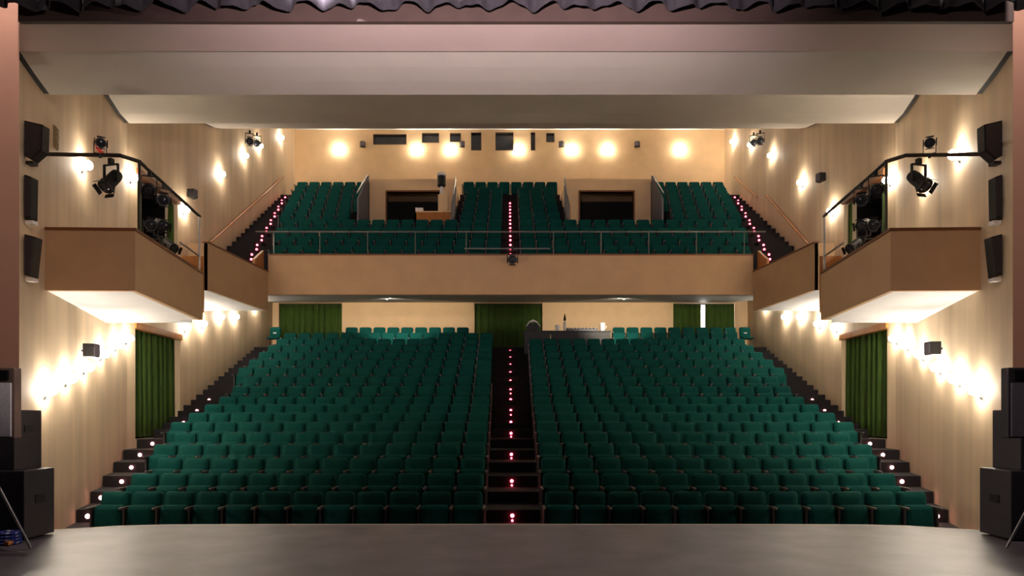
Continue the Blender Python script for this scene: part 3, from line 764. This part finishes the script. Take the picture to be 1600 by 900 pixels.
MB().extr([(.58, 25.50, zt+.18), (.70, 25.50, zt+.36), (.85, 25.50, zt+.44), (1.0, 25.50, zt+.36), (1.12, 25.50, zt+.18), (1.09, 25.50, zt+.18), (.98, 25.50, zt+.33), (.85, 25.50, zt+.36), (.72, 25.50, zt+.33), (.61, 25.50, zt+.18)], (0, .25, 0)).build('hood', M['plastic'], e, O)
MB().tube((.85, 25.70, zt), (.85, 25.70, zt+.08), .04, None, 10).build('stand', M['black'], e, O)
e = empty('mixing_console', (2.6, 25.75, zt)); O = tuple(e.location); tag(e, 'low grey mixing console in the middle of the sound desk', 'console')
MB().extr([(2.14, 25.50, zt), (2.14, 26.10, zt), (2.14, 26.10, zt+.20), (2.14, 25.50, zt+.08)], (1.12, 0, 0)).build('console_body', M['greypanel'], e, O)
for k in range(8): MB().box((2.22+.14*k, 25.80, zt+.15), (.03, .05, .03)).build('fader', M['plastic'], e, O)
def mug(x, y, r, h, label):
    e = empty('white_cup', (x, y, zt)); tag(e, label, 'cup', 'cups on the sound desk')
    MB().lathe([(r*.8, 0), (r, h), (r*.88, h), (r*.7, .01)], (0, 0, 0), 14).build('cup', M['plastic'], e)
    MB().tube((r*.9, 0, h*.75), (r*1.5, 0, h*.55), .01, None, 6).tube((r*1.5, 0, h*.55), (r*.9, 0, h*.25), .01, None, 6).build('handle', M['plastic'], e)
mug(1.74, 25.45, .08, .22, 'squat white cup on the sound desk beside the bottle')
mug(3.42, 25.50, .10, .30, 'wide white beaker at the far end of the sound desk')
e = empty('wine_bottle', (2.02, 25.45, zt)); tag(e, 'bottle with white label and brown neck on the sound desk', 'bottle')
MB().lathe([(.05, 0), (.055, .03), (.055, .28), (.02, .38)], (0, 0, 0), 12).build('body', M['plastic'], e)
MB().lathe([(.045, .385), (.05, .44), (.018, .60), (.01, .64)], (0, 0, 0), 12).build('neck', M['bottle'], e)
# folding chairs in the rear corners
for s in (-1, 1):
    x, y = s*9.18, 26.7
    z = zf
    e = empty('corner_chair', (x, y, z)); O = tuple(e.location); tag(e, 'lone dark green chair in the rear stalls corner, '+SIDE[s], 'chair', 'lone chairs in the rear corners')
    P, F = pad(.42, .42, .06, .06); MB().add(xf(P, R(-8), (0, .15, .5)), F).build('backrest', M['fabric'], e, smooth=True)
    MB().bb(-.21, .21, -.25, .16, .42, .48).build('seat', M['fabric'], e, bevel=.015)
    for a in (-.19, .19):
        for b_ in (-.22, .16): MB().tube((a, b_, 0), (a, b_, .42), .014, None, 6).build('leg', M['metal'], e)
    MB().bb(-.06, .06, .10, .115, .66, .70).build('number_plate', M['plastic'], e)

# ------------------------------------------------------------------ follow spot and low wall on the balcony
e = empty('low_wall', (-3.0, 25.4, 8.11)); O = tuple(e.location); tag(e, 'low yellowish timber counter in front of the balcony doorway', 'counter')
MB().bb(-3.45, -2.2, 25.3, 25.38, 8.55, 8.92).build('counter_front', M['orange'], e, O)
MB().bb(-3.47, -2.18, 25.28, 25.7, 8.92, 8.96).build('counter_top', M['back'], e, O)
for x in (-3.4, -2.9, -2.3): MB().bb(x, x+.05, 25.3, 25.36, 8.11, 8.55).build('leg', M['plastic'], e, O)
e = empty('white_box', (-3.36, 25.5, 8.96)); tag(e, 'small white box on the end of the balcony counter', 'box')
MB().bb(-.14, .14, -.12, .12, 0, .12).build('body', M['plastic'], e, bevel=.01); MB().bb(-.145, .145, -.125, .125, .12, .15).build('lid', M['plastic'], e)
e = empty('follow_spot', (-2.58, 25.85, 8.11)); tag(e, 'follow spot with a white cap and dark body standing by the balcony doorway', 'spotlight')
MB().lathe([(.12, 1.93), (.16, 1.97), (.16, 2.28), (.14, 2.33)], (0, 0, 0), 14).build('body', M['black'], e)
MB().lathe([(.175, 2.33), (.18, 2.38), (.13, 2.46), (.04, 2.50)], (0, 0, 0), 14).build('cap', M['plastic'], e, smooth=True)
MB().tube((0, 0, 1.66), (0, 0, 1.93), .07, .055, 10).build('neck', M['plastic'], e)
MB().prism([(-.12, -.12), (.24, -.12), (.24, .12), (-.12, .12)], 0, [1.60, 1.70, 1.70, 1.60]).build('pedestal', M['back'], e)

# ------------------------------------------------------------------ stage lighting above the opening (outside the frame), with added fill lamps
def stage_lamp(loc, target, energy, colr, size, label):
    f = spot_fixture(loc, 0, 0, label, 1.4, False, 'stage lamps over the stage')
    d = Vector(target)-Vector(loc)
    f.rotation_euler = d.to_track_quat('Y', 'Z').to_euler()
    ld = bpy.data.lights.new('stage_lamp', 'SPOT'); ld.energy = energy; ld.color = colr; ld.spot_size = R(size); ld.spot_blend = .8; ld.shadow_soft_size = .08
    lo = bpy.data.objects.new('stage_lamp', ld); COL.objects.link(lo); lo.location = Vector(loc)+d.normalized()*.5
    lo.rotation_euler = d.to_track_quat('-Z', 'Y').to_euler()
stage_lamp((-2.5, 6.6, 6.95), (-2.3, 8.2, 7.0), 1700, (1.0, .88, .96), 66, 'stage lamp over the stage lighting the valance')
stage_lamp((-0.4, 3.2, 3.9), (-0.5, 8.6, 7.4), 1150, (1.0, .80, .84), 88, 'pink stage lamp over the stage facing the header')
for x_, l_ in ((-6.6, 'added unseen fill lamp above the stage, opposite the sound desk'), (0, 'added unseen fill lamp above the middle of the stage'), (6.6, 'added unseen fill lamp above the stage, sound desk side')):
    stage_lamp((x_, 7.5, 8.8), (x_, 7.4, 2.0), 260, (1.0, .84, .80), 130, l_)  # added lamps out of view that brighten the jambs and stage floor
for x_, l_ in ((1.5, 'added unseen fill lamp aimed across the stage at the pale tripod speaker'), (-1.5, 'added unseen fill lamp aimed across the stage at the dark tripod speaker')):
    stage_lamp((x_, 1.5, 5.2), (-x_*4.3, 8.4, 3.5), 460 if x_ > 0 else 430, (1.0, .82, .74), 46, l_)  # added pair out of view, lifting the jambs, speaker stacks and box fronts
